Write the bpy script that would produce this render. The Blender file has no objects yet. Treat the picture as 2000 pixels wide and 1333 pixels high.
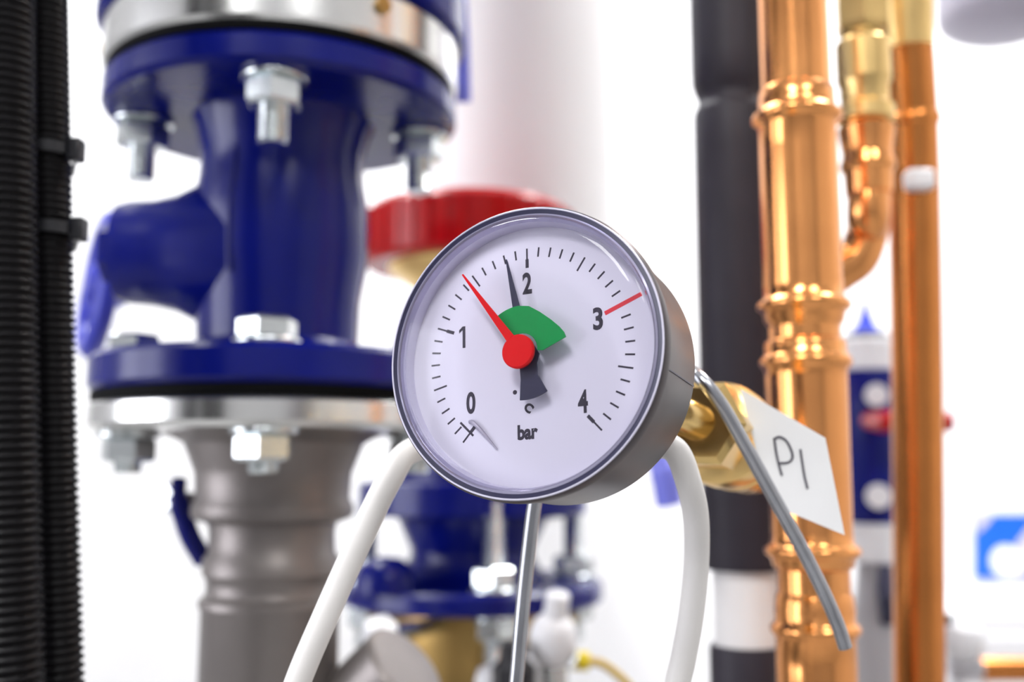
import bpy, math, random
from mathutils import Vector, Matrix
random.seed(4)
SC = bpy.context.scene
COL = SC.collection

# ------------------------------------------------------------------ camera
CAM = Vector((0, 0, 1.35)); PITCH = math.radians(7.15); F = 2000.0
cs, sn = math.cos(PITCH), math.sin(PITCH)
RIGHT, FWD, UP = Vector((1, 0, 0)), Vector((0, cs, sn)), Vector((0, -sn, cs))
cd = bpy.data.cameras.new('camera'); cam = bpy.data.objects.new('camera', cd); COL.objects.link(cam)
cam.location = CAM; cam.rotation_euler = (math.pi / 2 + PITCH, 0, 0)
cd.sensor_width = 36; cd.lens = 36; cd.clip_start = 0.01
cd.dof.use_dof = True; cd.dof.focus_distance = 0.275; cd.dof.aperture_fstop = 7.0
SC.camera = cam
SC.cycles.max_bounces = 8; SC.cycles.glossy_bounces = 4; SC.cycles.diffuse_bounces = 4

# ------------------------------------------------------------------ world, lamps, exposure
W = bpy.data.worlds.new('world'); SC.world = W; W.use_nodes = True
bg = W.node_tree.nodes['Background']
bg.inputs[0].default_value = (0.95, 0.97, 1, 1); bg.inputs[1].default_value = 6.0
def area(loc, size, power, target=None, color=(1, 1, 1)):
    l = bpy.data.lights.new('ceiling_lamp_light', 'AREA'); l.shape = 'RECTANGLE'
    l.size, l.size_y = size; l.energy = power; l.color = color
    o = bpy.data.objects.new('ceiling_lamp_light', l); COL.objects.link(o); o.location = loc
    if target is not None:
        o.rotation_euler = (Vector(target) - Vector(loc)).to_track_quat('-Z', 'Y').to_euler()
    return o
CEIL = 3.4
LAMPS = [(-0.95, -1.7, 40), (0.9, -1.7, 16), (-0.75, 1.35, 42), (1.12, 1.35, 44)]
RX = 2.2; WY = 2.4; BY = -2.8
WIN = (-0.85, 0.55, 0.6, 2.3)                    # window in the left wall: y0, y1, z0, z1
pd = bpy.data.lights.new('window_portal', 'AREA'); pd.shape = 'RECTANGLE'; pd.size, pd.size_y = WIN[3] - WIN[2], WIN[1] - WIN[0]
pd.cycles.is_portal = True
po = bpy.data.objects.new('window_portal', pd); COL.objects.link(po); po.location = (-RX - .11, (WIN[0] + WIN[1]) / 2, (WIN[2] + WIN[3]) / 2)
po.rotation_euler = (0, -math.pi / 2, 0)
for lx, ly, lp in LAMPS:
    area((lx, ly, CEIL - 0.062), (0.56, 1.1), lp)
vs = SC.view_settings
vs.view_transform = 'Standard'; vs.look = 'None'; vs.exposure = 0.35; vs.gamma = 1; vs.use_curve_mapping = False

# ------------------------------------------------------------------ helpers
def P(px, py, Z):
    """photo pixel + depth along the optical axis -> world"""
    return CAM + Z * (FWD + (px - 1000) / F * RIGHT - (py - 666.5) / F * UP)
def zat(y, py):
    """height at ground distance y that shows at image row py"""
    v = (py - 666.5) / F
    return CAM.z + y * (sn - v * cs) / (cs + v * sn)
ORG = {}
def setp(o, label=None, cat=None, group=None, kind=None):
    if label: o['label'] = label
    if cat: o['category'] = cat
    if group: o['group'] = group
    if kind: o['kind'] = kind
    return o
def thing(name, loc, label, cat, group=None, kind=None):
    o = bpy.data.objects.new(name, None); COL.objects.link(o)
    o.empty_display_size = 0.02; o.location = loc; ORG[o.name] = Vector(loc)
    return setp(o, label, cat, group, kind)
class MB:
    """collects shapes given in world coordinates"""
    def __init__(s): s.v = []; s.f = []
    def add(s, v, f):
        n = len(s.v); s.v += [Vector(p) for p in v]; s.f += [tuple(i + n for i in q) for q in f]; return s
    def lathe(s, prof, base, axis=(0, 0, 1), segs=48, phase=0.0, cap=True):
        ax = Vector(axis).normalized(); ref = Vector((0, 1, 0)) if abs(ax.y) < 0.9 else Vector((1, 0, 0))
        a = ref.cross(ax).normalized(); b = ax.cross(a); base = Vector(base)
        V = []; Fc = []
        for r, h in prof:
            for k in range(segs):
                t = phase + 2 * math.pi * k / segs
                V.append(base + ax * h + a * (r * math.cos(t)) + b * (r * math.sin(t)))
        m = len(prof)
        for i in range(m - 1):
            for k in range(segs):
                k2 = (k + 1) % segs
                Fc.append((i * segs + k, i * segs + k2, (i + 1) * segs + k2, (i + 1) * segs + k))
        if cap:
            if prof[0][0] > 1e-6: Fc.append(tuple(reversed(range(segs))))
            if prof[-1][0] > 1e-6: Fc.append(tuple((m - 1) * segs + k for k in range(segs)))
        return s.add(V, Fc)
    def ring(s, prof, base, axis=(0, 0, 1), segs=64):
        """closed profile swept round the axis"""
        return s.lathe(list(prof) + [prof[0]], base, axis, segs, cap=False)
    def tube(s, pts, r, segs=20, cap=True, ref=None):
        pts = [Vector(p) for p in pts]; n = len(pts)
        rr = r if isinstance(r, (list, tuple)) else [r] * n
        T = [((pts[min(i + 1, n - 1)] - pts[max(i - 1, 0)]).normalized()) for i in range(n)]
        up = Vector(ref) if ref else (Vector((0, 1, 0)) if abs(T[0].y) < 0.9 else Vector((1, 0, 0)))
        a = up.cross(T[0]).normalized()
        V = []; Fc = []
        for i in range(n):
            a = (a - T[i] * a.dot(T[i])).normalized(); b = T[i].cross(a)
            for k in range(segs):
                t = 2 * math.pi * k / segs
                V.append(pts[i] + a * (rr[i] * math.cos(t)) + b * (rr[i] * math.sin(t)))
        for i in range(n - 1):
            for k in range(segs):
                k2 = (k + 1) % segs
                Fc.append((i * segs + k, i * segs + k2, (i + 1) * segs + k2, (i + 1) * segs + k))
        if cap:
            Fc.append(tuple(reversed(range(segs)))); Fc.append(tuple((n - 1) * segs + k for k in range(segs)))
        return s.add(V, Fc)
    def box(s, c, size, rot=None, bev=0.0):
        c = Vector(c); h = Vector(size) / 2
        if rot is None: rot = Matrix.Identity(3)
        V = [c + rot @ Vector((x * h.x, y * h.y, z * h.z)) for x in (-1, 1) for y in (-1, 1) for z in (-1, 1)]
        return s.add(V, [(0, 1, 3, 2), (4, 6, 7, 5), (0, 4, 5, 1), (2, 3, 7, 6), (0, 2, 6, 4), (1, 5, 7, 3)])
    def slab(s, poly, t):
        """polygon (world points) given thickness vector t"""
        n = len(poly); t = Vector(t); A = [Vector(p) for p in poly]
        V = A + [p + t for p in A]
        Fc = [tuple(reversed(range(n))), tuple(range(n, 2 * n))] + [(i, (i + 1) % n, n + (i + 1) % n, n + i) for i in range(n)]
        return s.add(V, Fc)
    def build(s, name, m, parent=None, angle=40, flat=False, bevel=0.0):
        lo = [min(v[i] for v in s.v) for i in range(3)]; hi = [max(v[i] for v in s.v) for i in range(3)]
        org = Vector(((lo[0] + hi[0]) / 2, (lo[1] + hi[1]) / 2, lo[2]))
        me = bpy.data.meshes.new(name); me.from_pydata([v - org for v in s.v], [], s.f)
        me.materials.append(m)
        import bmesh
        bm = bmesh.new(); bm.from_mesh(me); bmesh.ops.recalc_face_normals(bm, faces=bm.faces[:]); bm.to_mesh(me); bm.free()
        if not flat:
            me.polygons.foreach_set('use_smooth', [True] * len(me.polygons))
            me.set_sharp_from_angle(angle=math.radians(angle))
        o = bpy.data.objects.new(name, me); COL.objects.link(o); ORG[o.name] = org
        if parent is not None:
            o.parent = parent; o.location = org - ORG[parent.name]
        else: o.location = org
        if bevel:
            bv = o.modifiers.new('bevel', 'BEVEL'); bv.width = bevel; bv.segments = 2; bv.limit_method = 'ANGLE'
        return o
def smooth(pts, n=12):
    pts = [Vector(p) for p in pts]; Q = [pts[0] * 2 - pts[1]] + pts + [pts[-1] * 2 - pts[-2]]; out = []
    for i in range(1, len(Q) - 2):
        p0, p1, p2, p3 = Q[i - 1:i + 3]
        for k in range(n):
            t = k / n
            out.append(0.5 * (2 * p1 + (p2 - p0) * t + (2 * p0 - 5 * p1 + 4 * p2 - p3) * t * t + (3 * p1 - p0 - 3 * p2 + p3) * t ** 3))
    out.append(Q[-2]); return out

def drop(p, step=.06):
    n = max(2, int(p.z / step)); return [Vector((p.x, p.y, p.z + (.006 - p.z) * i / n)) for i in range(n + 1)]

def mat(name, col, rough=0.5, metal=0.0, vary=0.0, scale=40.0, bump=0.0, bscale=None, spec=0.5, coat=0.0, rvary=0.0, stretch=None):
    m = bpy.data.materials.new(name); m.use_nodes = True; nt = m.node_tree; b = nt.nodes['Principled BSDF']
    b.inputs['Base Color'].default_value = (*col, 1); b.inputs['Roughness'].default_value = rough
    b.inputs['Metallic'].default_value = metal; b.inputs['Specular IOR Level'].default_value = spec
    b.inputs['Coat Weight'].default_value = coat; b.inputs['Coat Roughness'].default_value = 0.12
    tc = nt.nodes.new('ShaderNodeTexCoord'); mp = nt.nodes.new('ShaderNodeMapping')
    nt.links.new(tc.outputs['Object'], mp.inputs[0])
    if stretch: mp.inputs['Scale'].default_value = stretch
    nz = nt.nodes.new('ShaderNodeTexNoise'); nz.inputs['Scale'].default_value = scale; nz.inputs['Detail'].default_value = 5
    nt.links.new(mp.outputs[0], nz.inputs['Vector'])
    if vary:
        rp = nt.nodes.new('ShaderNodeValToRGB')
        rp.color_ramp.elements[0].position = 0.3; rp.color_ramp.elements[1].position = 0.7
        rp.color_ramp.elements[0].color = (*[c * (1 - vary) for c in col], 1)
        rp.color_ramp.elements[1].color = (*[min(1, c * (1 + vary)) for c in col], 1)
        nt.links.new(nz.outputs[0], rp.inputs[0]); nt.links.new(rp.outputs[0], b.inputs['Base Color'])
    if rvary:
        mr = nt.nodes.new('ShaderNodeMapRange'); mr.inputs['To Min'].default_value = max(0.02, rough - rvary); mr.inputs['To Max'].default_value = rough + rvary
        nt.links.new(nz.outputs[0], mr.inputs[0]); nt.links.new(mr.outputs[0], b.inputs['Roughness'])
    if bump:
        n2 = nt.nodes.new('ShaderNodeTexNoise'); n2.inputs['Scale'].default_value = bscale or scale * 8
        bp = nt.nodes.new('ShaderNodeBump'); bp.inputs['Strength'].default_value = bump; bp.inputs['Distance'].default_value = 0.001
        nt.links.new(mp.outputs[0], n2.inputs['Vector']); nt.links.new(n2.outputs[0], bp.inputs['Height']); nt.links.new(bp.outputs[0], b.inputs['Normal'])
    return m
M = dict(
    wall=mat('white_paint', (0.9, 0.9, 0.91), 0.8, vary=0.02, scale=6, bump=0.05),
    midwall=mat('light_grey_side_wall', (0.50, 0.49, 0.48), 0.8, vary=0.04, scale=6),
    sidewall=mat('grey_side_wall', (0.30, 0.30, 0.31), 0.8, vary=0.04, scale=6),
    floor=mat('floor_screed', (0.30, 0.30, 0.30), 0.6, vary=0.08, scale=5),
    blue=mat('blue_enamel', (0.0015, 0.0055, 0.155), 0.22, vary=0.10, scale=30, bump=0.04, bscale=220, rvary=0.05, spec=0.3),
    blue_bright=mat('bright_blue_plastic', (0.01, 0.05, 0.75), 0.35),
    steel=mat('zinc_plated_steel', (0.82, 0.82, 0.80), 0.22, 1.0, vary=0.03, scale=30, rvary=0.03),
    bolt=mat('zinc_bolt', (0.75, 0.79, 0.80), 0.25, 1.0, vary=0.08, scale=120),
    stainless=mat('brushed_stainless', (0.52, 0.49, 0.47), 0.34, 1.0, vary=0.1, scale=25, rvary=0.08),
    taupe=mat('taupe_pipe', (0.235, 0.210, 0.200), 0.42, 0.55, vary=0.1, scale=20),
    gasket=mat('black_rubber_gasket', (0.002, 0.002, 0.0025), 0.7, spec=0.08),
    conduit=mat('black_conduit_plastic', (0.0025, 0.002, 0.003), 0.42, vary=0.2, scale=50, spec=0.16),
    foam=mat('dark_foam_insulation', (0.026, 0.022, 0.032), 0.5, spec=0.35, vary=0.08, scale=60, bump=0.15, bscale=900),
    insul=mat('white_pipe_jacket', (0.80, 0.79, 0.79), 0.55, vary=0.03, scale=5),
    red=mat('red_plastic', (0.46, 0.0005, 0.002), 0.24, spec=0.3, vary=0.06, scale=30),
    brass=mat('brass', (0.80, 0.56, 0.22), 0.2, 1.0, vary=0.12, scale=60, rvary=0.08),
    brass_old=mat('dull_brass', (0.42, 0.27, 0.09), 0.38, 0.9, vary=0.15, scale=18),
    brass_pale=mat('pale_brass', (0.90, 0.62, 0.25), 0.28, 1.0, vary=0.08, scale=40),
    copper=mat('copper', (0.95, 0.40, 0.135), 0.18, 1.0, vary=0.08, scale=35, rvary=0.07),
    copper_dark=mat('aged_copper', (0.76, 0.28, 0.075), 0.24, 1.0, vary=0.12, scale=25, rvary=0.08),
    case=mat('grey_gauge_case', (0.085, 0.075, 0.080), 0.34, 0.75, vary=0.06, scale=30, rvary=0.05),
    bezel=mat('grey_lavender_bezel', (0.46, 0.44, 0.60), 0.16, 0.55),
    groove=mat('dark_bezel_groove', (0.018, 0.017, 0.05), 0.3),
    rim=mat('pale_rim', (0.72, 0.70, 0.84), 0.2, 0.3),
    dial=mat('white_dial', (0.82, 0.805, 0.89), 0.45),
    ink=mat('black_print', (0.018, 0.012, 0.03), 0.5),
    redink=mat('red_print', (0.80, 0.03, 0.05), 0.4),
    green=mat('green_plastic', (0.0, 0.36, 0.075), 0.5, spec=0.15),
    needle=mat('dark_needle', (0.016, 0.016, 0.055), 0.4),
    redneedle=mat('red_needle', (0.80, 0.001, 0.006), 0.4, spec=0.2),
    cable=mat('white_cable_sheath', (0.78, 0.755, 0.73), 0.5, vary=0.05, scale=40, bump=0.05),
    capillary=mat('steel_capillary', (0.42, 0.43, 0.46), 0.25, 1.0, vary=0.1, scale=80),
    paper=mat('paper', (0.93, 0.93, 0.93), 0.7, vary=0.02, scale=30),
    pencil=mat('pencil_line', (0.10, 0.095, 0.115), 0.6),
    white=mat('white_plastic', (0.85, 0.85, 0.87), 0.3),
    black=mat('black_plastic', (0.012, 0.012, 0.016), 0.35),
    yellow=mat('yellow_plastic', (0.85, 0.66, 0.01), 0.4),
    yellowdark=mat('yellow_cable', (0.62, 0.40, 0.02), 0.45),
    sign=mat('sign_blue', (0.0, 0.11, 0.95), 0.4),
    lavender=mat('lavender_grey', (0.56, 0.53, 0.68), 0.5),
    vessel=mat('grey_vessel_paint', (0.42, 0.40, 0.47), 0.45),
    cabinet=mat('cabinet_paint', (0.78, 0.78, 0.80), 0.5),
    pale_blue=mat('pale_blue_plastic', (0.20, 0.22, 0.78), 0.4),
    mid_blue=mat('mid_blue_enamel', (0.03, 0.04, 0.42), 0.35),
    shadow=mat('shadow_grey', (0.42, 0.40, 0.47), 0.4, 0.3),  # shade put into the colour, for the streak on the dial
    grey=mat('grey_cast', (0.45, 0.44, 0.46), 0.5, 0.3),
)
# clear lens: lets light straight through, Fresnel reflection only
g = bpy.data.materials.new('clear_lens'); g.use_nodes = True; nt = g.node_tree; nt.nodes.clear()
out = nt.nodes.new('ShaderNodeOutputMaterial'); mx = nt.nodes.new('ShaderNodeMixShader'); tr = nt.nodes.new('ShaderNodeBsdfTransparent')
gl = nt.nodes.new('ShaderNodeBsdfGlossy'); gl.inputs['Roughness'].default_value = 0.03; fr = nt.nodes.new('ShaderNodeFresnel'); fr.inputs[0].default_value = 1.3
tr.inputs[0].default_value = (0.97, 0.965, 0.99, 1)
nt.links.new(fr.outputs[0], mx.inputs[0]); nt.links.new(tr.outputs[0], mx.inputs[1]); nt.links.new(gl.outputs[0], mx.inputs[2]); nt.links.new(mx.outputs[0], out.inputs[0])
M['lens'] = g
lm = bpy.data.materials.new('lamp_diffuser'); lm.use_nodes = True
e = lm.node_tree.nodes['Principled BSDF']; e.inputs['Emission Color'].default_value = (1, 1, 1, 1); e.inputs['Emission Strength'].default_value = 4
M['diffuser'] = lm

# ------------------------------------------------------------------ the room
def struct(name, mb, m): return setp(mb.build(name, m, flat=True), kind='structure')
struct('floor', MB().box((0, (WY + BY) / 2, -0.05), (2 * RX, WY - BY, 0.1)), M['floor'])
struct('ceiling', MB().box((0, (WY + BY) / 2, CEIL + 0.05), (2 * RX, WY - BY, 0.1)), M['wall'])
struct('wall_back', MB().box((0, WY + 0.05, CEIL / 2), (2 * RX + 0.2, 0.1, CEIL)), M['wall'])
y0, y1, z0, z1 = WIN
wl = MB()
for a, b, c_, d_ in ((BY, WY, 0, z0), (BY, WY, z1, CEIL), (BY, y0, z0, z1), (y1, WY, z0, z1)):
    wl.box((-RX - .05, (a + b) / 2, (c_ + d_) / 2), (.1, b - a, d_ - c_))
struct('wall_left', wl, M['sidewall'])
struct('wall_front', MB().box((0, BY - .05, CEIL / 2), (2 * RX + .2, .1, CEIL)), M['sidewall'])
w1 = setp(thing('window_1', (-RX, (y0 + y1) / 2, z0), 'white framed window in the grey side wall', 'window'), kind='structure')
del w1['category']
wf = MB()
for c_, sz in (((-RX - .05, (y0 + y1) / 2, z0 + .02), (.08, y1 - y0, .04)), ((-RX - .05, (y0 + y1) / 2, z1 - .02), (.08, y1 - y0, .04)), ((-RX - .05, y0 + .02, (z0 + z1) / 2), (.08, .04, z1 - z0)), ((-RX - .05, y1 - .02, (z0 + z1) / 2), (.08, .04, z1 - z0)), ((-RX - .05, (y0 + y1) / 2, (z0 + z1) / 2), (.06, .05, z1 - z0))):
    wf.box(c_, sz)
wf.build('window_frame', M['white'], w1, flat=True)
for k in (0, 1):
    MB().box((-RX - .05, y0 + (y1 - y0) * (.25 + .5 * k), (z0 + z1) / 2), (.006, (y1 - y0) / 2 - .05, z1 - z0 - .08)).build('pane', M['lens'], w1, flat=True)
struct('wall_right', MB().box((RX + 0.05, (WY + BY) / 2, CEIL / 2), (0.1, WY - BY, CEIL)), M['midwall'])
for lx, ly, lp in LAMPS:
    t = thing('ceiling_lamp', (lx, ly, CEIL), 'white rectangular ceiling lamp %s' % (('near the left wall' if lx < 0 else 'near the right wall') + (' close to the back wall' if ly > 0 else ' before the gauge')), 'lamp', 'ceiling lamps of the plant room')
    MB().box((lx, ly, CEIL - 0.025), (0.62, 1.2, 0.05)).build('housing', M['white'], t, flat=True)
    MB().box((lx, ly, CEIL - 0.054), (0.58, 1.15, 0.008)).build('diffuser', M['diffuser'], t, flat=True)

# ------------------------------------------------------------------ bolts
def hexnut(mb, r, h, base, axis=(0, 0, 1), phase=0.2):
    c = 0.12 * r
    return mb.lathe([(r * .86, 0), (r, c), (r, h - c), (r * .86, h)], base, axis, 6, phase)
def thread(mb, r, h, base, axis=(0, 0, 1), pitch=0.002):
    n = max(2, int(h / pitch)); pr = []
    for i in range(n): pr += [(r * 0.93, h * i / n), (r, h * (i + .5) / n)]
    pr += [(r * .85, h)]
    return mb.lathe(pr, base, axis, 20)

# ------------------------------------------------------------------ column 1: big blue flanged body
p0 = P(556, 228, 0.605); AX, AY = p0.x, p0.y
FR = 0.101
def zn(py, r=FR): return zat(AY - r, py)        # height from the row of the near rim
zU0, zU1 = zn(116), zn(52)                      # upper blue flange, bottom and top
zG1 = zn(32)                                    # gasket top
zS1 = zG1 + 0.026                               # steel ring top
zL1, zL0 = zn(664), zn(746)                     # lower blue flange
zH0 = zn(766)                                   # lower gasket bottom
zT0 = zn(832)                                   # lower steel flange bottom
BR = 0.0475
body = thing('blue_valve', (AX, AY, zL0), 'large dark blue cast valve body with two bolted flanges', 'valve')
H = zU0 - zL1
prof = [(FR * .72, 0.0), (BR + .008, 0.0), (BR + .002, 0.005), (BR - .002, 0.010), (BR - .001, H * .25), (BR + .003, H * .42), (BR + .003, H * .62), (BR, H * .75), (BR - .001, H - .02), (BR + .001, H - .010), (BR + .003, H - .003), (BR + .005, H)]
mainb = MB().lathe(prof, (AX, AY, zL1), segs=72).build('body', M['blue'], body)
def disc(name, m, par, r, z0, z1, b=0.004, ri=None, ax=None, ay=None):
    x = AX if ax is None else ax; y = AY if ay is None else ay
    if ri: pr = [(ri, z0), (r - b, z0), (r, z0 + b), (r, z1 - b), (r - b, z1), (ri, z1)]; return MB().ring(pr, (x, y, 0), segs=96).build(name, m, par, 30)
    return MB().lathe([(r - b, z0), (r, z0 + b), (r, z1 - b), (r - b, z1)], (x, y, 0), segs=96).build(name, m, par, 30)
disc('upper_flange', M['blue'], body, FR, zU0, zU1, .003)
disc('lower_flange', M['blue'], body, FR, zL0, zL1, .003)
disc('gasket', M['gasket'], body, FR - .0015, zU1, zG1, .0005)
disc('gasket', M['gasket'], body, FR - .002, zH0, zL0, .0005)
# casting seam on the front
sa_ = math.radians(-20)
MB().tube([(AX + rr_ * math.sin(sa_), AY - rr_ * math.cos(sa_), zL1 + H * k_) for rr_, k_ in ((BR + .001, .32), (BR + .0025, .42), (BR + .0025, .62), (BR - .0005, .75), (BR - .0015, .82))], .0017, 10).build('casting_seam', M['blue'], body)
# side branch
sb = P(548, 494, 0.60); brz = zat(AY, 500)
dirb = Vector((-1, -0.10, 0.0)).normalized()
br = MB().lathe([(0.046, 0.02), (0.040, 0.045), (0.034, 0.057), (0.0305, 0.070), (0.0295, 0.084), (0.0275, 0.0905), (0.013, 0.0915)], (AX, AY, brz), dirb, 48).build('side_branch', M['blue'], body)
MB().lathe([(0.0175, 0), (0.0175, 0.006), (0.0165, 0.008), (0.009, 0.008)], Vector((AX, AY, brz)) + dirb * .0912, dirb, 6).build('plug', M['blue'], br)
BC = 0.0795
def flange_bolt(par, cx, cy, ang, r, z_head, z_nut, tail, m=M['bolt'], up=False, s=1.0):
    x = cx + r * math.sin(ang); y = cy - r * math.cos(ang)
    b = thread(MB(), .0078 * s, tail + (z_head - z_nut) + .02, (x, y, z_head + .013), (0, 0, -1)) if not up else thread(MB(), .0078 * s, tail + .02, (x, y, z_head - .01), (0, 0, 1))
    o = b.build('bolt', m, par)
    d = -1 if not up else 1
    zz = z_nut
    MB().lathe([(.0165 * s, 0), (.017 * s, .0006), (.017 * s, .0024), (.0165 * s, .003)], (x, y, zz), (0, 0, d), 36).build('washer', m, o)
    hexnut(MB(), .0150 * s, .0135 * s, (x, y, zz + d * .003), (0, 0, d), 0.25 + ang).build('nut', m, o, angle=25)
    return o, x, y
A0 = math.radians(9)
for k in range(4):
    a = A0 + k * math.pi / 2
    o, x, y = flange_bolt(body, AX, AY, a, BC, zU1, zU0, 0.029)
    # lower flange: bolt heads above
    o2 = thread(MB(), .0078, zL1 - zT0 + .0225, (x, y, zL1), (0, 0, -1)).build('bolt', M['bolt'], body)
    MB().lathe([(.0165, 0), (.017, .0006), (.017, .0024), (.0165, .003)], (x, y, zL1), (0, 0, 1), 36).build('washer', M['bolt'], o2)
    hexnut(MB(), .0150, .011, (x, y, zL1 + .003), (0, 0, 1), .3 + a).build('bolt_head', M['bolt'], o2, angle=25)
    MB().lathe([(.0165, 0), (.017, .0006), (.017, .0024), (.0165, .003)], (x, y, zT0), (0, 0, -1), 36).build('washer', M['bolt'], o2)
    hexnut(MB(), .0150, .0135, (x, y, zT0 - .003), (0, 0, -1), .3 + a).build('nut', M['bolt'], o2, angle=25)
# upper blue fitting over a steel ring
uf = thing('upper_valve', (AX, AY, zG1), 'dark blue valve on a zinc steel ring above the upper blue flange', 'valve')
disc('steel_ring', M['steel'], uf, FR + .0005, zG1, zS1, .002)
disc('flange', M['blue'], uf, FR + .005, zS1, zS1 + .03, .003)
MB().lathe([(BR + .02, 0), (BR + .006, .012), (BR, .03), (BR, CEIL - zS1 - .03)], (AX, AY, zS1 + .03), segs=64).build('body', M['blue'], uf)
for k in range(3):
    a = A0 + math.radians(32) + k * 2.1
    x = AX + (FR + .0008) * math.sin(a); y = AY - (FR + .0008) * math.cos(a)
    MB().lathe([(.0045, 0), (.0045, .002), (.003, .002)], (x, y, (zG1 + zS1) / 2 + .004), (math.sin(a), -math.cos(a), 0), 16).build('vent_hole', M['brass_old'], uf)
pl = P(903, 150, 0.70)
lg = MB().tube(smooth([Vector((AX + .095, AY + .03, zS1 + .016)), P(893, -20, .665), P(900, 50, .685), P(903, 125, .695), P(905, 200, .70)]), .0055, 14)
lg.build('lever', M['pale_blue'], uf)
# steel flange, neck and pipe under the valve
sp = thing('steel_pipe', (AX, AY, 0), 'brushed steel pipe with bolted flange and ribbed neck under the blue valve', 'pipe')
disc('flange', M['steel'], sp, FR - .001, zT0, zH0, .003)
def za(py): return zat(AY, py)
nk = [(0.062, zT0), (0.050, zT0 - .006), (0.0445, zT0 - .02), (0.0435, za(925)), (.0425, za(975)), (.0445, za(985)), (.0450, za(1000)), (.0435, za(1012)), (.0355, za(1022)), (.0345, za(1040)), (.0350, za(1080)), (.0375, za(1090)), (.0378, za(1118)), (.0355, za(1128)), (.0350, za(1150)), (.0362, za(1160)), (.0390, za(1168)), (.0392, za(1180)), (.0378, za(1186)), (.0375, 0)]
MB().lathe(nk, (AX, AY, 0), segs=64).build('pipe', M['taupe'], sp)
MB().tube([(AX, AY, za(1560)), P(690, 1405, .56), P(792, 1306, .55), P(796, 1302, .5497)], [.026, .026, .026, .0235], 40).build('branch', M['taupe'], sp, angle=35)
# small drain cock with a curved blue lever
dc = thing('drain_cock', P(345, 985, .59), 'small steel drain cock with a curved blue lever on the steel pipe', 'valve')
MB().tube([P(400, 985, .605), P(352, 978, .59)], .0055, 16).build('spindle', M['taupe'], dc)
MB().tube([P(352, 978, .59), P(318, 974, .58)], .008, 6).build('nut', M['bolt'], dc, angle=20)
MB().tube(smooth([P(350, 938, .585), P(348, 970, .58), P(358, 1010, .58), P(372, 1050, .58), P(398, 1095, .585)]), [.0045] * 12 + [.0058] * 37, 14).build('lever', M['blue'], dc)

# ------------------------------------------------------------------ valve wheel behind, far left
vz = 0.82
hw = thing('handwheel_valve', P(235, 560, vz), 'small blue handwheel valve behind the black conduits', 'valve')
c = P(196, 556, vz); nrm = Vector((-0.86, -0.50, 0.1)).normalized()
a1 = nrm.cross(Vector((0, 0, 1))).normalized(); a2 = nrm.cross(a1)
RW = .052
wh = MB().tube([c + (a1 * math.cos(t) + a2 * math.sin(t)) * RW for t in [i * 2 * math.pi / 48 for i in range(49)]], .0085, 14, cap=False).build('wheel_rim', M['mid_blue'], hw)
for k in range(3):
    t = k * 2 * math.pi / 3 + .4
    MB().tube([c + nrm * -.004, c + (a1 * math.cos(t) + a2 * math.sin(t)) * RW], .005, 10).build('spoke', M['mid_blue'], wh)
MB().lathe([(.016, -.02), (.016, .008), (.012, .011)], c, nrm, 24).build('hub', M['mid_blue'], wh)
MB().tube([c, c - nrm * .10], .011, 16).build('spindle', M['steel'], hw)
vb = c - nrm * .125
MB().lathe([(.03, 0), (.03, vb.z - .05), (.042, vb.z - .04), (.042, vb.z + .04), (.03, vb.z + .05), (.03, CEIL)], (vb.x, vb.y, 0), segs=40).build('riser', M['insul'], hw)

# ------------------------------------------------------------------ white insulated pipe into the wall
q = P(1002, 200, 1.17); IX, IY, IR = q.x, q.y, 190 * 1.17 / F
zt = zat(IY, 640)
pts = [Vector((IX, IY, CEIL)), Vector((IX, IY, zt + .2))] + [Vector((IX, IY + .16 * (1 - math.cos(t)), zt + .04 - .16 * math.sin(t) + .0)) for t in [i * math.pi / 2 / 10 for i in range(11)]] + [Vector((IX, WY + .02, zt - .12))]
ip = thing('insulated_pipe', (IX, IY, zt), 'wide white jacketed pipe bending into the back wall', 'pipe')
MB().tube(pts, IR, 56).build('jacket', M['insul'], ip, angle=50)
MB().tube([(IX, IY, zat(IY, -200)), (IX, IY, zat(IY, -230))], IR + .003, 56).build('band', M['steel'], ip)

# ------------------------------------------------------------------ column 2: blue valve with red cap
q = P(922, 1215, 0.85); BX, BY2 = q.x, q.y
R2 = 255 * .85 / F
def z2(py, r=R2): return zat(BY2 - r, py)
t0, t1 = z2(1210), z2(1163)
c2 = thing('red_capped_valve', (BX, BY2, t0), 'blue valve with a wide red cap and a flange on a brass pipe', 'valve')
MB().lathe([(R2 - .003, t0), (R2, t0 + .003), (R2, t1 - .003), (R2 - .003, t1)], (BX, BY2, 0), segs=80).build('flange', M['blue'], c2, 30)
def zb(py): return zat(BY2, py)
MB().lathe([(.066, t1), (.058, t1 + .006), (.052, t1 + .02), (.052, zb(1070)), (.060, zb(1030)), (.066, zb(990)), (.070, zb(950)), (.070, zb(900)), (.060, zb(860)), (.045, zb(820)), (.040, zb(760))], (BX, BY2, 0), segs=64).build('body', M['blue'], c2)
MB().lathe([(.092, zb(1005)), (.096, zb(1000)), (.096, zb(945)), (.092, zb(940))], (BX, BY2, 0), segs=64).build('bonnet_flange', M['blue'], c2, 30)
MB().lathe([(.034, zb(770)), (.034, zb(640)), (.042, zb(632)), (.042, zb(600)), (.034, zb(592)), (.052, zb(565)), (.072, zb(535)), (.078, zb(505)), (.078, zb(480))], (BX, BY2, 0), segs=48).build('bonnet', M['brass_pale'], c2)
RR = 214 * .85 / F
zc0, zc1 = zat(BY2 - RR, 482), zat(BY2 - RR, 362)
NT = 30; prv = []; fcs = []
capb = MB()
for zz, rr in ((zc0, RR - .003), (zc0 + .004, RR), (zc1 - .006, RR), (zc1, RR - .005)):
    pass
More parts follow.
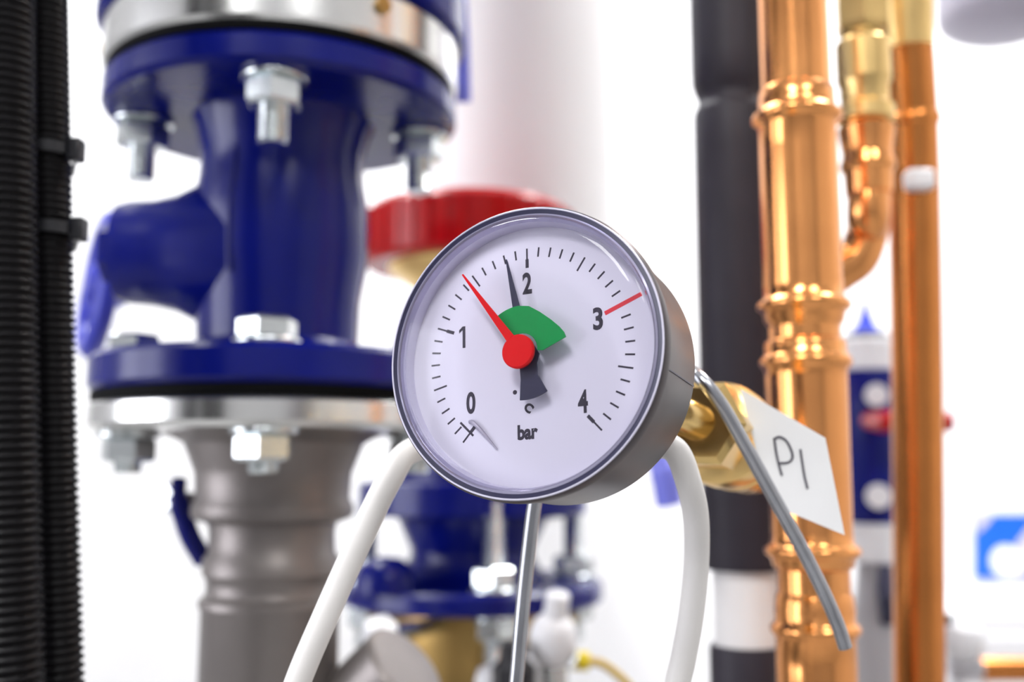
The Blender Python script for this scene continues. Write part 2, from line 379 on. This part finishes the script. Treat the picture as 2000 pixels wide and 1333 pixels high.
capb.lathe([(RR - .004, zc0), (RR, zc0 + .004), (RR, zc1 - .006), (RR - .005, zc1)], (BX - .004, BY2, 0), segs=96)
rc = capb.build('cap', M['red'], c2, 30)
for k in range(40):
    a = k * 2 * math.pi / 40
    MB().box((BX - .004 + (RR + .0005) * math.sin(a), BY2 - (RR + .0005) * math.cos(a), (zc0 + zc1) / 2), (.003, .003, (zc1 - zc0) * .8), Matrix.Rotation(a, 3, 'Z')).build('grip_rib', M['red'], rc, flat=True)
# gusset lump, left front
gq = P(752, 1150, .78)
MB().lathe([(.0, .026), (.012, .0245), (.020, .019), (.0235, .010), (.024, 0)], (gq.x, gq.y, t1 - .001), segs=32).build('lug', M['blue'], c2)
for k in range(4):
    a = math.radians(13) + k * math.pi / 2
    o, x, y = flange_bolt(c2, BX, BY2, a, .088, t1, t1, .058, up=True, s=1.12)
    MB().lathe([(.017, 0), (.017, .003)], (x, y, t0), (0, 0, -1), 24).build('washer', M['bolt'], o)
    thread(MB(), .0085, .040, (x, y, t0 + .005), (0, 0, -1)).build('stud', M['bolt'], o)
    hexnut(MB(), .0165, .015, (x, y, t0 - .003), (0, 0, -1), .3).build('nut', M['bolt'], o, angle=25)
# lever on the right
lv = MB().tube(smooth([P(985, 860, .85), P(1150, 870, .83), P(1260, 885, .80), P(1292, 915, .79), P(1308, 985, .79)]), [.007] * 25 + [.009] * 12 + [.0105] * 12, 16)
lv.build('lever', M['pale_blue'], c2)
bp_ = thing('brass_pipe', (BX, BY2, 0), 'thick dull brass pipe below the lower blue flange', 'pipe')
MB().lathe([(.0700, t0), (.0700, t0 - .03), (.0685, t0 - .036), (.0685, zb(1420)), (.078, zb(1428)), (.078, zb(1500)), (.05, zb(1520)), (.05, 0)], (BX, BY2, 0), segs=64).build('pipe', M['brass_old'], bp_)

# sensors and cables at the bottom
sv = thing('sensor_valve', P(1080, 1300, .73), 'white round sensor head on a steel stem with a yellow plug', 'sensor')
c = P(1080, 1245, .715)
MB().lathe([(.006, -.020), (.012, -.017), (.0165, -.008), (.017, 0), (.0155, .008), (.011, .014), (.004, .016)], c, (0.1, -.2, 1), 28).build('head', M['white'], sv)
MB().lathe([(.0085, 0), (.0085, .016), (.006, .018)], c + Vector((0.0017, -.003, .014)), (0.1, -.2, 1), 20).build('knob', M['white'], sv)
MB().tube([c + Vector((0, .004, -.012)), P(1087, 1420, .715), P(1060, 1440, .795)], .010, 18).build('stem', M['steel'], sv)
MB().tube([c + Vector((.01, 0, -.012)), P(1112, 1290, .73)], .0075, 8).build('socket', M['bolt'], sv, angle=20)
MB().tube([P(1112, 1290, .73), P(1150, 1293, .73)], .0068, 16).build('plug', M['yellow'], sv)
yc = MB().tube(smooth([P(1148, 1292, .73), P(1175, 1297, .73), P(1205, 1318, .73), P(1230, 1345, .73), P(1250, 1400, .73), *drop(P(1255, 1500, .74), .12)]), .003, 12).build('sensor_cable', M['yellowdark'])
setp(yc, 'thin yellow cable curving down from the yellow plug', 'cable')
for i, (x, y, r, lab) in enumerate(((960, 1336, .0125, 'small white round knob beside the steel stud'), (1038, 1305, .0125, 'small white round knob behind the silver capillary tube'), (742, 1245, .0125, 'white knob under the blue flange beside the white cable'))):
    kz = .752 if i < 2 else .69
    c = P(x, y, kz); k = thing('bleed_knob', c, lab, 'knob', 'white bleed knobs on the brass pipe')
    MB().lathe([(r * .6, -r), (r * .9, -r * .7), (r, 0), (r * .9, r * .7), (r * .5, r)], c, (0.1, -.3, 1), 24).build('cap', M['white'], k)
    tgt = Vector((BX, BY2, c.z - .01)); d = (tgt - c); d.z = 0; L = d.length - .066
    MB().tube([c, c + d.normalized() * L + Vector((0, 0, -.006))], .006, 14).build('stem', M['black'] if i < 2 else M['bolt'], k)
bk = thing('cable_gland', P(1003, 1300, .70), 'black plastic cable gland between two white knobs', 'gland')
MB().lathe([(.012, -.06), (.012, -.01), (.015, -.008), (.015, .006), (.010, .012), (.009, .022)], P(1003, 1322, .700), (0, 0, 1), 8).build('gland_body', M['black'], bk, angle=20)
MB().tube([P(1003, 1400, .700), P(1003, 1402, .795)], .006, 12).build('gland_stem', M['black'], bk)

# ------------------------------------------------------------------ black conduits on the left
CPATH = []
def conduit(name, path, r, pitch, label, amp=.0007):
    pts = smooth(path, 4); L = [0]
    for i in range(1, len(pts)): L.append(L[-1] + (pts[i] - pts[i - 1]).length)
    out = []; rr = []; n = int(L[-1] / pitch); j = 0
    for i in range(n * 4 + 1):
        s = min(L[-1], i * pitch / 4)
        while j < len(L) - 2 and L[j + 1] < s: j += 1
        t = (s - L[j]) / max(1e-9, L[j + 1] - L[j]); out.append(pts[j].lerp(pts[j + 1], t)); rr.append(r + (amp if i % 4 in (0, 1) else -amp))
    CPATH.append((pts, r + amp))
    o = MB().tube(out, rr, 22, ref=(0, 1, 0)).build(name, M['conduit'], angle=75)
    return setp(o, label, 'conduit', 'black conduits')
def run(x0, x1, x2, Z, bow=0):
    mid = P(x1, 666, Z); y = mid.y; K = []
    for px, py in ((x0, 0), (x1, 666), (x2, 1333)):
        z = zat(y, py); depth = y * cs + (z - CAM.z) * sn; K.append((z, (px - 1000) / F * depth))
    (za_, xa), (zb_, xb), (zc_, xc) = K
    out = []
    for i in range(69):
        z = CEIL * (1 - i / 68); u = max(zc_ - .1, min(za_ + .1, z))
        x = xa * (u - zb_) * (u - zc_) / ((za_ - zb_) * (za_ - zc_)) + xb * (u - za_) * (u - zc_) / ((zb_ - za_) * (zb_ - zc_)) + xc * (u - za_) * (u - zb_) / ((zc_ - za_) * (zc_ - zb_))
        out.append(Vector((x, y, z)))
    return out
conduit('corrugated_conduit', run(8, 12, 22, .37), .0105, .0033, 'outermost black corrugated conduit with wide shiny ribs')
conduit('corrugated_conduit', run(86, 98, 114, .394), .0085, .0031, 'black corrugated conduit in the middle of the bundle')
conduit('corrugated_conduit', run(94, 106, 122, .415), .0068, .0019, 'thin finely ribbed black conduit next to the white wall gap', .0003)
conduit('corrugated_conduit', run(44, 50, 60, .43), .012, .0033, 'black corrugated conduit half hidden behind the others')
for py, dx in ((292, 0), (452, 6)):
    cc = P(91 + dx, py, .40); t = thing('cable_tie', cc, 'black cable tie around the conduit bundle, %s' % ('upper of two' if py < 300 else 'lower of two'), 'cable tie', 'cable ties on the conduits')
    circ = [(min(pp, key=lambda q: abs(q.z - cc.z)), rr_ + .0009) for pp, rr_ in CPATH[1:3]]
    loop = []
    for i in range(37):
        n = Vector((math.cos(i * 2 * math.pi / 36), math.sin(i * 2 * math.pi / 36), 0))
        b_, r_ = max(circ, key=lambda q: q[0].dot(n) + q[1]); p = b_ + n * r_; loop.append(Vector((p.x, p.y, cc.z)))
    mb = MB()
    V = []; Fc = []
    for i, p in enumerate(loop[:-1]):
        n = Vector((math.cos(i * 2 * math.pi / 36), math.sin(i * 2 * math.pi / 36), 0))
        V += [p + Vector((0, 0, -.0022)), p + Vector((0, 0, .0022)), p + n * .0012 + Vector((0, 0, .0022)), p + n * .0012 + Vector((0, 0, -.0022))]
    for i in range(36):
        for k in range(4):
            Fc.append((i * 4 + k, i * 4 + (k + 1) % 4, ((i + 1) % 36) * 4 + (k + 1) % 4, ((i + 1) % 36) * 4 + k))
    mb.add(V, Fc).build('strap', M['black'], t)
    MB().box(loop[0] + Vector((.0026, -.002, 0)), (.005, .007, .009)).build('lock_head', M['black'], t, bevel=.001)

# ------------------------------------------------------------------ the gauge
Rg = Matrix(((0.90311404, -0.01424714, -0.42916436), (0.11820144, 0.96908581, 0.21656663), (0.41281164, -0.24631221, 0.87687904)))
camR = Matrix((RIGHT, UP, -FWD)).transposed()
GO = P(1032.93, 692.51, 0.275); GR = camR @ Rg
gx, gy, gn = GR.col[0].copy(), GR.col[1].copy(), GR.col[2].copy()
def G(x, y, h): return GO + GR @ Vector((x, y, h)) * .001      # millimetres on the dial
gauge = thing('pressure_gauge', G(0, 0, -28), 'round grey pressure gauge with white dial, red and black needles', 'gauge')
mm = .001
def glathe(prof, segs=128): return MB().lathe([(r * mm, h * mm) for r, h in prof], GO, gn, segs)
def gring(prof, segs=128): return MB().ring([(r * mm, h * mm) for r, h in prof], GO, gn, segs)
MB().lathe([(r * mm, h * mm) for r, h in [(10, -28.5), (36.6, -28.5), (37.8, -27.8), (38.2, -26.5), (38.7, 2), (37.4, 2), (37.2, -1.2), (0.01, -1.2)]], GO, gn, 128).build('case', M['case'], gauge, 30)
gring([(39.5, 1.2), (40.0, 1.8), (40.0, 4.8), (39.7, 5.5), (39.4, 5.7), (38.9, 5.6), (38.9, 1.2)]).build('bezel', M['case'], gauge, 30)
gring([(39.5, 5.65), (39.3, 6.0), (39.05, 6.0), (38.9, 5.6)]).build('rim_edge', M['rim'], gauge, 30)
gring([(38.95, 5.75), (37.75, 5.45), (37.75, 3.2), (38.95, 3.2)]).build('bezel_groove', M['groove'], gauge, 30)
gring([(37.8, 5.6), (37.3, 6.0), (36.9, 5.6), (36.5, 4.4), (36.2, 3.6), (37.8, 3.2)]).build('lens_collar', M['bezel'], gauge, 25)
gring([(36.25, 3.7), (35.9, 1.4), (35.7, 0.0), (37.3, 0.0), (37.3, 3.4)]).build('inner_wall', M['rim'], gauge, 25)
glathe([(0.01, -1.2), (37.0, -1.2), (37.0, 0.0), (0.01, 0.0)]).build('dial', M['dial'], gauge, 30)
glathe([(0.01, 7.6), (33, 7.5), (35.6, 7.0), (36.6, 6.2), (37.0, 5.5)]).build('lens', M['lens'], gauge, 60)
# print on the dial
def ang(s): return math.radians(90 + (2 - s) * 69.03)
def mark(mb, s, r0, r1, w, h=0.04):
    a = ang(s); d = Vector((math.cos(a), math.sin(a))); n = Vector((-d.y, d.x)) * (w / 2)
    pts = [d * r0 - n, d * r1 - n, d * r1 + n, d * r0 + n]
    mb.slab([G(p.x, p.y, 0.0) for p in pts], gn * (h * mm))
tk = MB()
for i in range(41):
    s = i / 10
    if i == 30: continue
    if i % 10 == 0: mark(tk, s, 24.4, 26.9, .95); mark(tk, s, 26.8, 30.0, .5)
    elif i % 5 == 0: mark(tk, s, 25.8, 30.0, .5)
    else: mark(tk, s, 27.3, 30.0, .5)
setp(tk.build('scale_print', M['ink'], gauge, flat=True), kind='stuff')
mb = MB(); a0 = math.radians(-135.2); d = Vector((math.cos(a0), math.sin(a0))); n = Vector((-d.y, d.x)); cc = d * 26.6
mb.slab([G(p.x, p.y, 0.02) for p in (cc - n * 2.8 - d * .3, cc + n * 2.8 - d * .3, cc + n * 2.8 + d * .3, cc - n * 2.8 + d * .3)], gn * (.04 * mm))
mb.build('zero_bar', M['ink'], gauge, flat=True)
mb = MB(); mark(mb, 3.0, 23.6, 34.6, 1.15, .06)
setp(mb.build('limit_mark', M['redink'], gauge, flat=True), 'red limit line beside the number 3')
def text(s, cx, cy, w, h, name, m=M['ink'], rot=0.0, bold=.0):
    cu = bpy.data.curves.new('t', 'FONT'); cu.body = s; cu.size = 1; cu.offset = bold; cu.resolution_u = 4
    o = bpy.data.objects.new('t', cu); COL.objects.link(o)
    me = o.to_mesh(); vs_ = [v.co.copy() for v in me.vertices]; fs = [tuple(p.vertices) for p in me.polygons]; o.to_mesh_clear()
    bpy.data.objects.remove(o); bpy.data.curves.remove(cu)
    x0, x1 = min(v.x for v in vs_), max(v.x for v in vs_); y0, y1 = min(v.y for v in vs_), max(v.y for v in vs_)
    mb = MB(); V = []
    for v in vs_:
        x = ((v.x - x0) / (x1 - x0) - .5) * w; y = ((v.y - y0) / (y1 - y0) - .5) * h
        V.append(G(cx + x * math.cos(rot) - y * math.sin(rot), cy + x * math.sin(rot) + y * math.cos(rot), .05))
    mb.add(V, fs); return mb.build(name, m, gauge, flat=True)
for s, x, y in (('0', -17.6, -11.6), ('1', -20.2, 7.2), ('2', -0.1, 20.0), ('3', 20.05, 7.3), ('4', 15.1, -14.3)):
    if s == '1':
        MB().slab([G(x + u, y + v, .02) for u, v in ((.95, -3.1), (.95, 3.1), (.1, 3.1), (-1.0, 2.1), (-1.0, 1.2), (.1, 2.05), (.1, -3.1))], gn * .00004).build('numeral', M['ink'], gauge, flat=True)
    else: text(s, x, y, 2.8, 6.2, 'numeral', bold=.032)
text('bar', -.75, -21.0, 5.9, 4.1, 'unit_text', bold=.045)
text('C', -.3, -14.6, 2.5, 2.6, 'unit_text', rot=-.7, bold=.05)
glathe([(.01, .02), (.62, .02), (.62, .06), (.01, .06)], 16)
MB().lathe([(.00062, 0), (.00062, .00005)], G(-4.28, -10.0, .02), gn, 20).build('degree_dot', M['ink'], gauge)
# tapered grey tube standing in for the shadow streak near zero
MB().tube(smooth([G(-17.8, -16.9, .3), G(-16.6, -17.2, .8), G(-14.2, -19.6, .7), G(-9.6, -25.0, .35)], 6), [.00055] * 6 + [.0006] * 6 + [.00055, .0005, .00045, .0004, .00033, .00026, .0002], 10).build('shadow_streak', M['shadow'], gauge)
# needles
def plate(pts, h, th, name, m): return MB().slab([G(x, y, h) for x, y in pts], gn * (th * mm)).build(name, m, gauge, flat=True)
arc = lambda r, a, b, n=16: [(r * math.cos(math.radians(a + (b - a) * i / n)), r * math.sin(math.radians(a + (b - a) * i / n))) for i in range(n + 1)]
plate([(-.55, 26.9 * .985), (-.35 - 4.2, 26.4)][:0] + [(-4.85, 26.5), (-4.55, 26.55), (-4.2, 25.6), (.9, 6.0), (-2.0, 5.6)], 3.2, .4, 'black_needle', M['needle'])
plate([(-1.2, -3.0), (-0.9, -7.5)] + arc(13.1, -95.5, -59.5) + [(4.0, -6.6), (3.9, -3.5), (4.6, -1.0), (2.5, 2.5), (-1, 1)], 3.2, .4, 'needle_tail', M['needle'])
plate(arc(12.4, 124, 93, 8) + [(2.5, 11.9), (5.6, 9.9), (8.6, 7.5), (11.0, 5.25), (12.3, 3.6), (12.85, 2.2), (6.2, -.6)] + arc(4.7, -5, 124, 10), 4.6, .4, 'green_sector', M['green'])
ra = math.radians(125.6); d = Vector((math.cos(ra), math.sin(ra))); n = Vector((-d.y, d.x))
plate([tuple(d * 28.4 + n * .22), tuple(d * 28.4 - n * .22), tuple(d * 4 - n * 1.25), tuple(d * 2 - n * 1.3), tuple(d * 2 + n * 1.3), tuple(d * 4 + n * 1.25)], 6.4, .4, 'red_needle', M['redneedle'])
MB().lathe([(.0046, 0), (.0046, .0008), (.0042, .0011), (.0001, .0011)], G(-.1, -.6, 6.0), gn, 40).build('needle_hub', M['redneedle'], gauge, angle=15)
MB().tube([G(0, 0, 0), G(0, 0, 6.2)], .0012, 12).build('arbor', M['needle'], gauge)
# case seam
sa = math.radians(-12)
MB().slab([G(r * math.cos(a), r * math.sin(a), h) for r, h, a in ((38.78, 1, sa), (38.32, -26.5, sa), (38.32, -26.5, sa + .009), (38.78, 1, sa + .009))], (gx * math.cos(sa) + gy * math.sin(sa)) * .00008).build('seam', M['groove'], gauge, flat=True)
# brass connection behind
axd = -gn; B0 = P(1388, 838, .347)
def onax(t): return B0 + axd * t
stem = [G(9, -4, -28), G(9, -4, -36), G(14, -5, -44)] + [onax(-.03) - gy * 0, onax(-.015), onax(0)]
MB().tube(smooth(stem[:3] + [onax(-.012), onax(.005)], 8), .0062, 20).build('stem', M['brass'], gauge)
fit = thing('brass_union', onax(0), 'shiny brass union with hexagon nut joining the gauge to the copper pipe', 'fitting')
MB().lathe([(.0130, -.016), (.0155, -.014), (.0155, .002), (.0135, .004)], B0, axd, 6, 0.35).build('hex_nut', M['brass'], fit, angle=20)
MB().lathe([(.0120, .003), (.0120, .009)], B0, axd, 40).build('dark_ring', M['black'], fit)
MB().lathe([(.0140, .008), (.0175, .010), (.0185, .013), (.0185, .022), (.0165, .025), (.0160, .029), (.0180, .031), (.0180, .036), (.0165, .038)], B0, axd, 40).build('collar', M['brass_pale'], fit, 30)
MB().lathe([(.0135, .038), (.0130, .045), (.0165, .046), (.0170, .048), (.0170, .060), (.0160, .062), (.0120, .064), (.0115, .120)], B0, axd, 40).build('tailpiece', M['brass'], fit, 30)

# paper tag with pencilled PI
pa, pb, pc = P(1446, 760, .336), P(1614, 857, .333), P(1500, 985, .337)
pnorm = (pb - pa).cross(pc - pa).normalized()
if pnorm.dot(FWD) > 0: pnorm = -pnorm
def onp(px, py, off=0.0):
    d = FWD + (px - 1000) / F * RIGHT - (py - 666.5) / F * UP
    t = (pa - CAM).dot(pnorm) / d.dot(pnorm); return CAM + d * t + pnorm * off
tag = thing('paper_tag', onp(1540, 900), 'white paper tag with pencilled letters hanging on the brass union', 'tag')
mb = MB(); cor = [(1446, 760), (1612, 856), (1650, 1046), (1503, 985)]; NS = 10
def tagp(u, v, off):
    a = Vector(cor[0]).lerp(Vector(cor[1]), u); b = Vector(cor[3]).lerp(Vector(cor[2]), u); c = a.lerp(b, v)
    return onp(c.x, c.y, off)
V = []; Fc = []
for side, off in ((0, 0.0), (1, -.0003)):
    for i in range(NS + 1):
        for j in range(NS + 1): V.append(tagp(i / NS, j / NS, off))
N1 = (NS + 1) ** 2
for i in range(NS):
    for j in range(NS):
        a = i * (NS + 1) + j; Fc.append((a, a + 1, a + NS + 2, a + NS + 1)); Fc.append((N1 + a, N1 + a + NS + 1, N1 + a + NS + 2, N1 + a + 1))
edge = [i * (NS + 1) for i in range(NS + 1)] + [NS * (NS + 1) + j for j in range(1, NS + 1)] + [i * (NS + 1) + NS for i in range(NS - 1, -1, -1)] + [j for j in range(NS - 1, 0, -1)]
for i in range(len(edge)):
    a, b = edge[i], edge[(i + 1) % len(edge)]; Fc.append((a, b, N1 + b, N1 + a))
mb.add(V, Fc).build('paper', M['paper'], tag, flat=True)
def stroke(pts, name, w=.0004):
    MB().tube(smooth([onp(x, y, .00012) for x, y in pts], 6), w, 8).build(name, M['pencil'], tag)
stroke([(1512, 856), (1516, 885), (1521, 908), (1527, 929)], 'letter_stroke')
stroke([(1511, 858), (1522, 854), (1536, 862), (1546, 882), (1547, 896), (1538, 904), (1521, 905)], 'letter_stroke')
stroke([(1563, 878), (1567, 905), (1571, 930), (1577, 955)], 'letter_stroke')

# cable loop and capillary tube
cab = MB().tube(smooth([*reversed(drop(P(530, 1500, .30), .12)), P(577, 1345, .30), P(640, 1195, .30), P(712, 1035, .303), P(762, 935, .310), P(805, 880, .322), P(900, 868, .343), P(1030, 890, .345), P(1170, 890, .326), P(1270, 872, .307), P(1318, 880, .300), P(1344, 940, .302), P(1359, 1010, .308), P(1360, 1100, .314), P(1350, 1200, .314), P(1334, 1290, .314), P(1322, 1345, .314), *drop(P(1302, 1490, .314), .12)], 10), .0039, 24).build('white_cable', M['cable'])
setp(cab, 'thick white round cable looping behind the gauge', 'cable')
cap = MB().tube(smooth([*reversed(drop(P(988, 1490, .31), .12)), P(1007, 1345, .31), P(1018, 1220, .312), P(1030, 1100, .315), P(1044, 985, .316), P(1062, 890, .318), P(1110, 800, .35), P(1230, 730, .372), P(1315, 715, .345), P(1362, 735, .326), P(1405, 785, .322), P(1452, 865, .322), P(1510, 970, .324), P(1565, 1070, .327), P(1610, 1160, .33), P(1636, 1220, .33), P(1651, 1266, .33)], 10), .00225, 20).build('capillary_tube', M['capillary'])
setp(cap, 'thin grey steel capillary tube ending in a cut tip before the copper pipe', 'tube')

# ------------------------------------------------------------------ copper pipes on the right
def vpipe(name, m, px, py, Z, rows, label, cat, par=None, floor=True, segs=48):
    q = P(px, py, Z); pr = [(h * Z / F, zat(q.y, r)) for r, h in rows]
    if floor: pr = [(pr[0][0], CEIL)] + pr + [(pr[-1][0], 0.0)]
    o = MB().lathe(pr, (q.x, q.y, 0), segs=segs).build(name, m, par, 50)
    if par is None: setp(o, label, cat)
    return o
cp = thing('copper_pipe', P(1572, 666, .467), 'thick copper pipe with beaded press couplings behind the paper tag', 'pipe')
vpipe('pipe', M['copper'], 1572, 666, .467, [(-300, 68), (1600, 68)], '', '', cp)
def coupling(rows, n=None): vpipe('coupling', M['copper'], 1572, 666, .467, rows, '', '', cp, floor=False)
def bead(y, h0=75, h1=87): return [(y - 16, h0), (y - 11, h0 + 4), (y - 5, h1 - 1), (y, h1), (y + 6, h1 - 1), (y + 12, h0 + 4), (y + 18, h0)]
coupling([(176, 68.5), (180, 74), (205, 75)] + bead(232, 75, 89) + [(300, 76), (540, 76), (560, 77)] + bead(598, 77, 90) + [(628, 76), (636, 70), (640, 68.5)])
coupling([(664, 68.5), (668, 76), (676, 78)] + bead(708, 78, 88) + [(740, 78), (1040, 76)] + bead(1076, 77, 90) + [(1106, 75), (1112, 68.5)])
coupling([(1158, 68.5), (1164, 72), (1190, 75)] + bead(1228, 74, 84) + [(1300, 74), (1560, 74), (1566, 68.5)])

# second copper line: brass union on top, then bend
q2 = P(1687, 150, .56)
c3 = thing('bent_copper_pipe', q2, 'copper pipe with brass union on top curving behind the thick copper pipe', 'pipe')
def col(name, m, rows, segs=48, ph=0): 
    pr = [(h * .56 / F, zat(q2.y, r)) for r, h in rows]; return MB().lathe(pr, (q2.x, q2.y, 0), segs=segs, phase=ph).build(name, m, c3, 30 if segs > 10 else 20)
col('riser', M['brass_pale'], [(-900, 40), (-60, 40)])
col('union_nut', M['brass_pale'], [(-70, 44), (-60, 52), (54, 52), (62, 46)], 6, .3)
col('dark_ring', M['brass_old'], [(62, 40), (84, 40)])
col('union_body', M['brass_pale'], [(82, 48), (88, 52), (160, 52), (168, 47), (205, 46), (212, 55), (236, 55), (244, 46)])
col('reducer', M['copper'], [(244, 44), (252, 54), (270, 52), (300, 47), (312, 49), (320, 52), (330, 52), (338, 46), (380, 44)])
zb1 = zat(q2.y, 372); zb2 = zat(q2.y, 500)
tb = smooth([Vector((q2.x, q2.y, zb1)), Vector((q2.x - .001, q2.y, zat(q2.y, 420))), P(1694, 450, .56), P(1676, 502, .56), P(1640, 530, .56), P(1603, 560, .56), P(1590, 620, .56), *drop(P(1590, 680, .56))], 10)
MB().tube(tb, .0112, 28).build('bend', M['copper'], c3, angle=60)

# third copper pipe
t3 = thing('slim_copper_pipe', P(1792, 666, .62), 'smooth slim copper pipe with a white clip and pale brass top', 'pipe')
top3 = P(1776, 110, .62)
path = [Vector((top3.x - .004, P(1792, 666, .62).y, CEIL)), P(1768, 20, .615), P(1782, 240, .62), P(1788, 500, .62), P(1792, 800, .62), P(1796, 1333, .615), Vector((P(1796, 1333, .615).x, P(1796, 1333, .615).y, 0))]
MB().tube(smooth(path[1:6], 10), .0148, 36).build('tube', M['copper_dark'], t3, angle=60)
MB().tube([path[5], path[6]], .0148, 36).build('lower_tube', M['copper_dark'], t3)
MB().tube([P(1764, -60, .617), P(1767, 20, .616), P(1771, 98, .615)], [.0165, .0165, .0155], 36).build('brass_sleeve', M['brass_pale'], t3)
MB().tube([path[0], P(1764, -55, .617)], .0140, 36).build('upper_tube', M['copper_dark'], t3)
MB().tube(smooth([P(1780, 222, .62), P(1781, 230, .62), P(1781.5, 240, .62), P(1782, 248, .62)], 2), [.0150, .0157, .0162, .0165, .0162, .0157, .0150], 36).build('bead', M['copper_dark'], t3)
MB().box(P(1795, 352, .60), (.0165, .012, .0125)).build('clip', M['white'], t3, bevel=.003)

# black insulated pipe
fo = thing('insulated_black_pipe', P(1442, 666, .60), 'dark foam insulated pipe with a bare white gap beside the copper pipe', 'pipe')
def fcol(name, m, rows): return vpipe(name, m, 1442, 666, .60, rows, '', '', fo, floor=False)
fcol('foam_sleeve', M['foam'], [(-1600, 80), (120, 80), (165, 79), (182, 73), (190, 68), (208, 67), (216, 74), (226, 77), (300, 77), (1105, 77), (1112, 75), (1114, 50)])
fcol('bare_pipe', M['insul'], [(1100, 60), (1280, 60)])
fcol('foam_sleeve', M['foam'], [(1258, 50), (1260, 68), (1268, 70), (1400, 70), (9000, 70)])

# filter housing seen between the copper pipes
ZF = 1.05; qf = P(1700, 850, ZF)
fh = thing('filter_housing', (qf.x, qf.y, 0), 'blue filter housing with white rings seen between the copper pipes', 'filter')
def ff(name, m, rows, segs=40): return MB().lathe([(h * ZF / F, zat(qf.y, r)) for r, h in rows], (qf.x, qf.y, 0), segs=segs).build(name, m, fh, 30)
ff('air_knob', M['blue_bright'], [(585, 2), (590, 4), (610, 8), (635, 18), (652, 32)])
ff('collar', M['black'], [(652, 40), (658, 44), (666, 44)])
ff('upper_ring', M['white'], [(664, 52), (670, 56), (722, 56), (728, 52)])
ff('bowl', M['blue'], [(726, 56), (732, 58), (860, 52), (1005, 50), (1024, 50)])
ff('lower_ring', M['white'], [(1022, 54), (1096, 54)])
ff('pedestal', M['grey'], [(1094, 34), (1150, 40), (1240, 52), (1340, 56)])
MB().lathe([(50 * ZF / F, zat(qf.y, 1338)), (50 * ZF / F, 0)], (qf.x, qf.y, 0), segs=40).build('standpipe', M['grey'], fh)
MB().tube([P(1712, 772, .99), P(1712, 772, 1.02)], .011, 20).build('label_disc', M['white'], fh)
MB().tube([P(1716, 970, .99), P(1716, 970, 1.03)], .012, 20).build('label_disc', M['white'], fh)
MB().tube([P(1728, 1105, 1.0), P(1735, 1160, .99), P(1733, 1215, 1.0)], [.006, .011, .007], 16).build('drain', M['needle'], fh)
MB().tube([P(1700, 822, 1.02), P(1722, 824, .98), P(1856, 824, .98)], [.009, .010, .010], 12).build('red_lever', M['red'], fh)

# vessel, cabinet, sign and small valve at far right
qv = P(1965, 60, 1.35); rv = 125 * 1.35 / F
ve = MB().lathe([(.001, -rv * .42)] + [(rv * math.sin(a), -rv * .42 * math.cos(a)) for a in [i * math.pi / 2 / 10 for i in range(1, 11)]] + [(rv, CEIL - zat(qv.y, 25))], (qv.x, qv.y, zat(qv.y, 25)), segs=48).build('expansion_vessel', M['vessel'])
setp(ve, 'grey round bottomed expansion vessel hanging below the ceiling', 'vessel')
cbw = P(2080, 1240, 1.85)
cz1 = zat(cbw.y, 1200)
cb = thing('control_cabinet', (cbw.x, cbw.y, 0), 'pale grey cabinet standing under the blue sign by the back wall', 'cabinet')
x0 = P(1872, 1240, 1.85).x
MB().box((x0 + .25, (cbw.y + WY) / 2, cz1 / 2), (.5, WY - cbw.y - .004, cz1)).build('body', M['cabinet'], cb, bevel=.006, flat=True)
MB().box((x0 + .25, cbw.y - .004, cz1 / 2), (.46, .008, cz1 - .08)).build('door', M['cabinet'], cb, bevel=.002, flat=True)
MB().box((x0 + .06, cbw.y - .014, cz1 * .6), (.015, .014, .09)).build('handle', M['black'], cb, bevel=.003, flat=True)
def onwall(px, py, off=.0):
    d = FWD + (px - 1000) / F * RIGHT - (py - 666.5) / F * UP; t = (WY - off) / d.y; return CAM + d * t
sg = thing('blue_sign', onwall(1960, 1130), 'bright blue square sign with a white round emblem on the wall', 'sign')
MB().slab([onwall(x, y, .012) for x, y in ((1906, 1006), (2075, 1006), (2075, 1131), (1906, 1131))], (0, .01, 0)).build('plate', M['sign'], sg, flat=True)
MB().lathe([(30 * 2.36 / F, 0), (30 * 2.36 / F, .002)], onwall(1965, 1097, .012), (0, -1, 0), 40).build('emblem_disc', M['white'], sg)
MB().slab([onwall(x, y, .0125) for x, y in ((1984, 1128), (1984, 1064), (2010, 1030), (2032, 1030), (2006, 1128))], (0, -.0015, 0)).build('emblem_stroke', M['lavender'], sg, flat=True)
MB().slab([onwall(x, y, .0125) for x, y in ((1907, 1007), (1940, 1007), (1922, 1030), (1907, 1042))], (0, -.001, 0)).build('corner_patch', M['lavender'], sg, flat=True)
# horizontal copper pipe with a white ball valve
ZV = 1.0
hp = thing('branch_pipe', P(1880, 1305, ZV), 'horizontal copper pipe with a white ball valve under the blue sign', 'pipe')
a, b = P(1905, 1308, ZV), P(1905, 1308, ZV) + Vector((RX - P(1905, 1308, ZV).x + .02, 0, 0))
MB().tube([a, b], .0115, 24).build('pipe', M['copper_dark'], hp)
c = P(1884, 1303, ZV)
MB().tube([c - Vector((.012, 0, 0)), a + Vector((.004, 0, 0))], .0125, 8).build('valve_body', M['grey'], hp, angle=20)
MB().lathe([(.004, -.021), (.013, -.017), (.021, -.006), (.022, .004), (.018, .014), (.008, .019)], P(1878, 1252, ZV), (0.1, -.1, 1), 28).build('white_knob', M['white'], hp)
MB().lathe([(.010, -.012), (.017, -.006), (.018, .004), (.012, .012)], P(1892, 1345, ZV), (0, 0, 1), 24).build('lower_knob', M['white'], hp)
MB().tube([P(1880, 1285, ZV), P(1857, 1240, ZV), P(1853, 1200, ZV)], [.004, .007, .003], 10).build('lever', M['black'], hp)
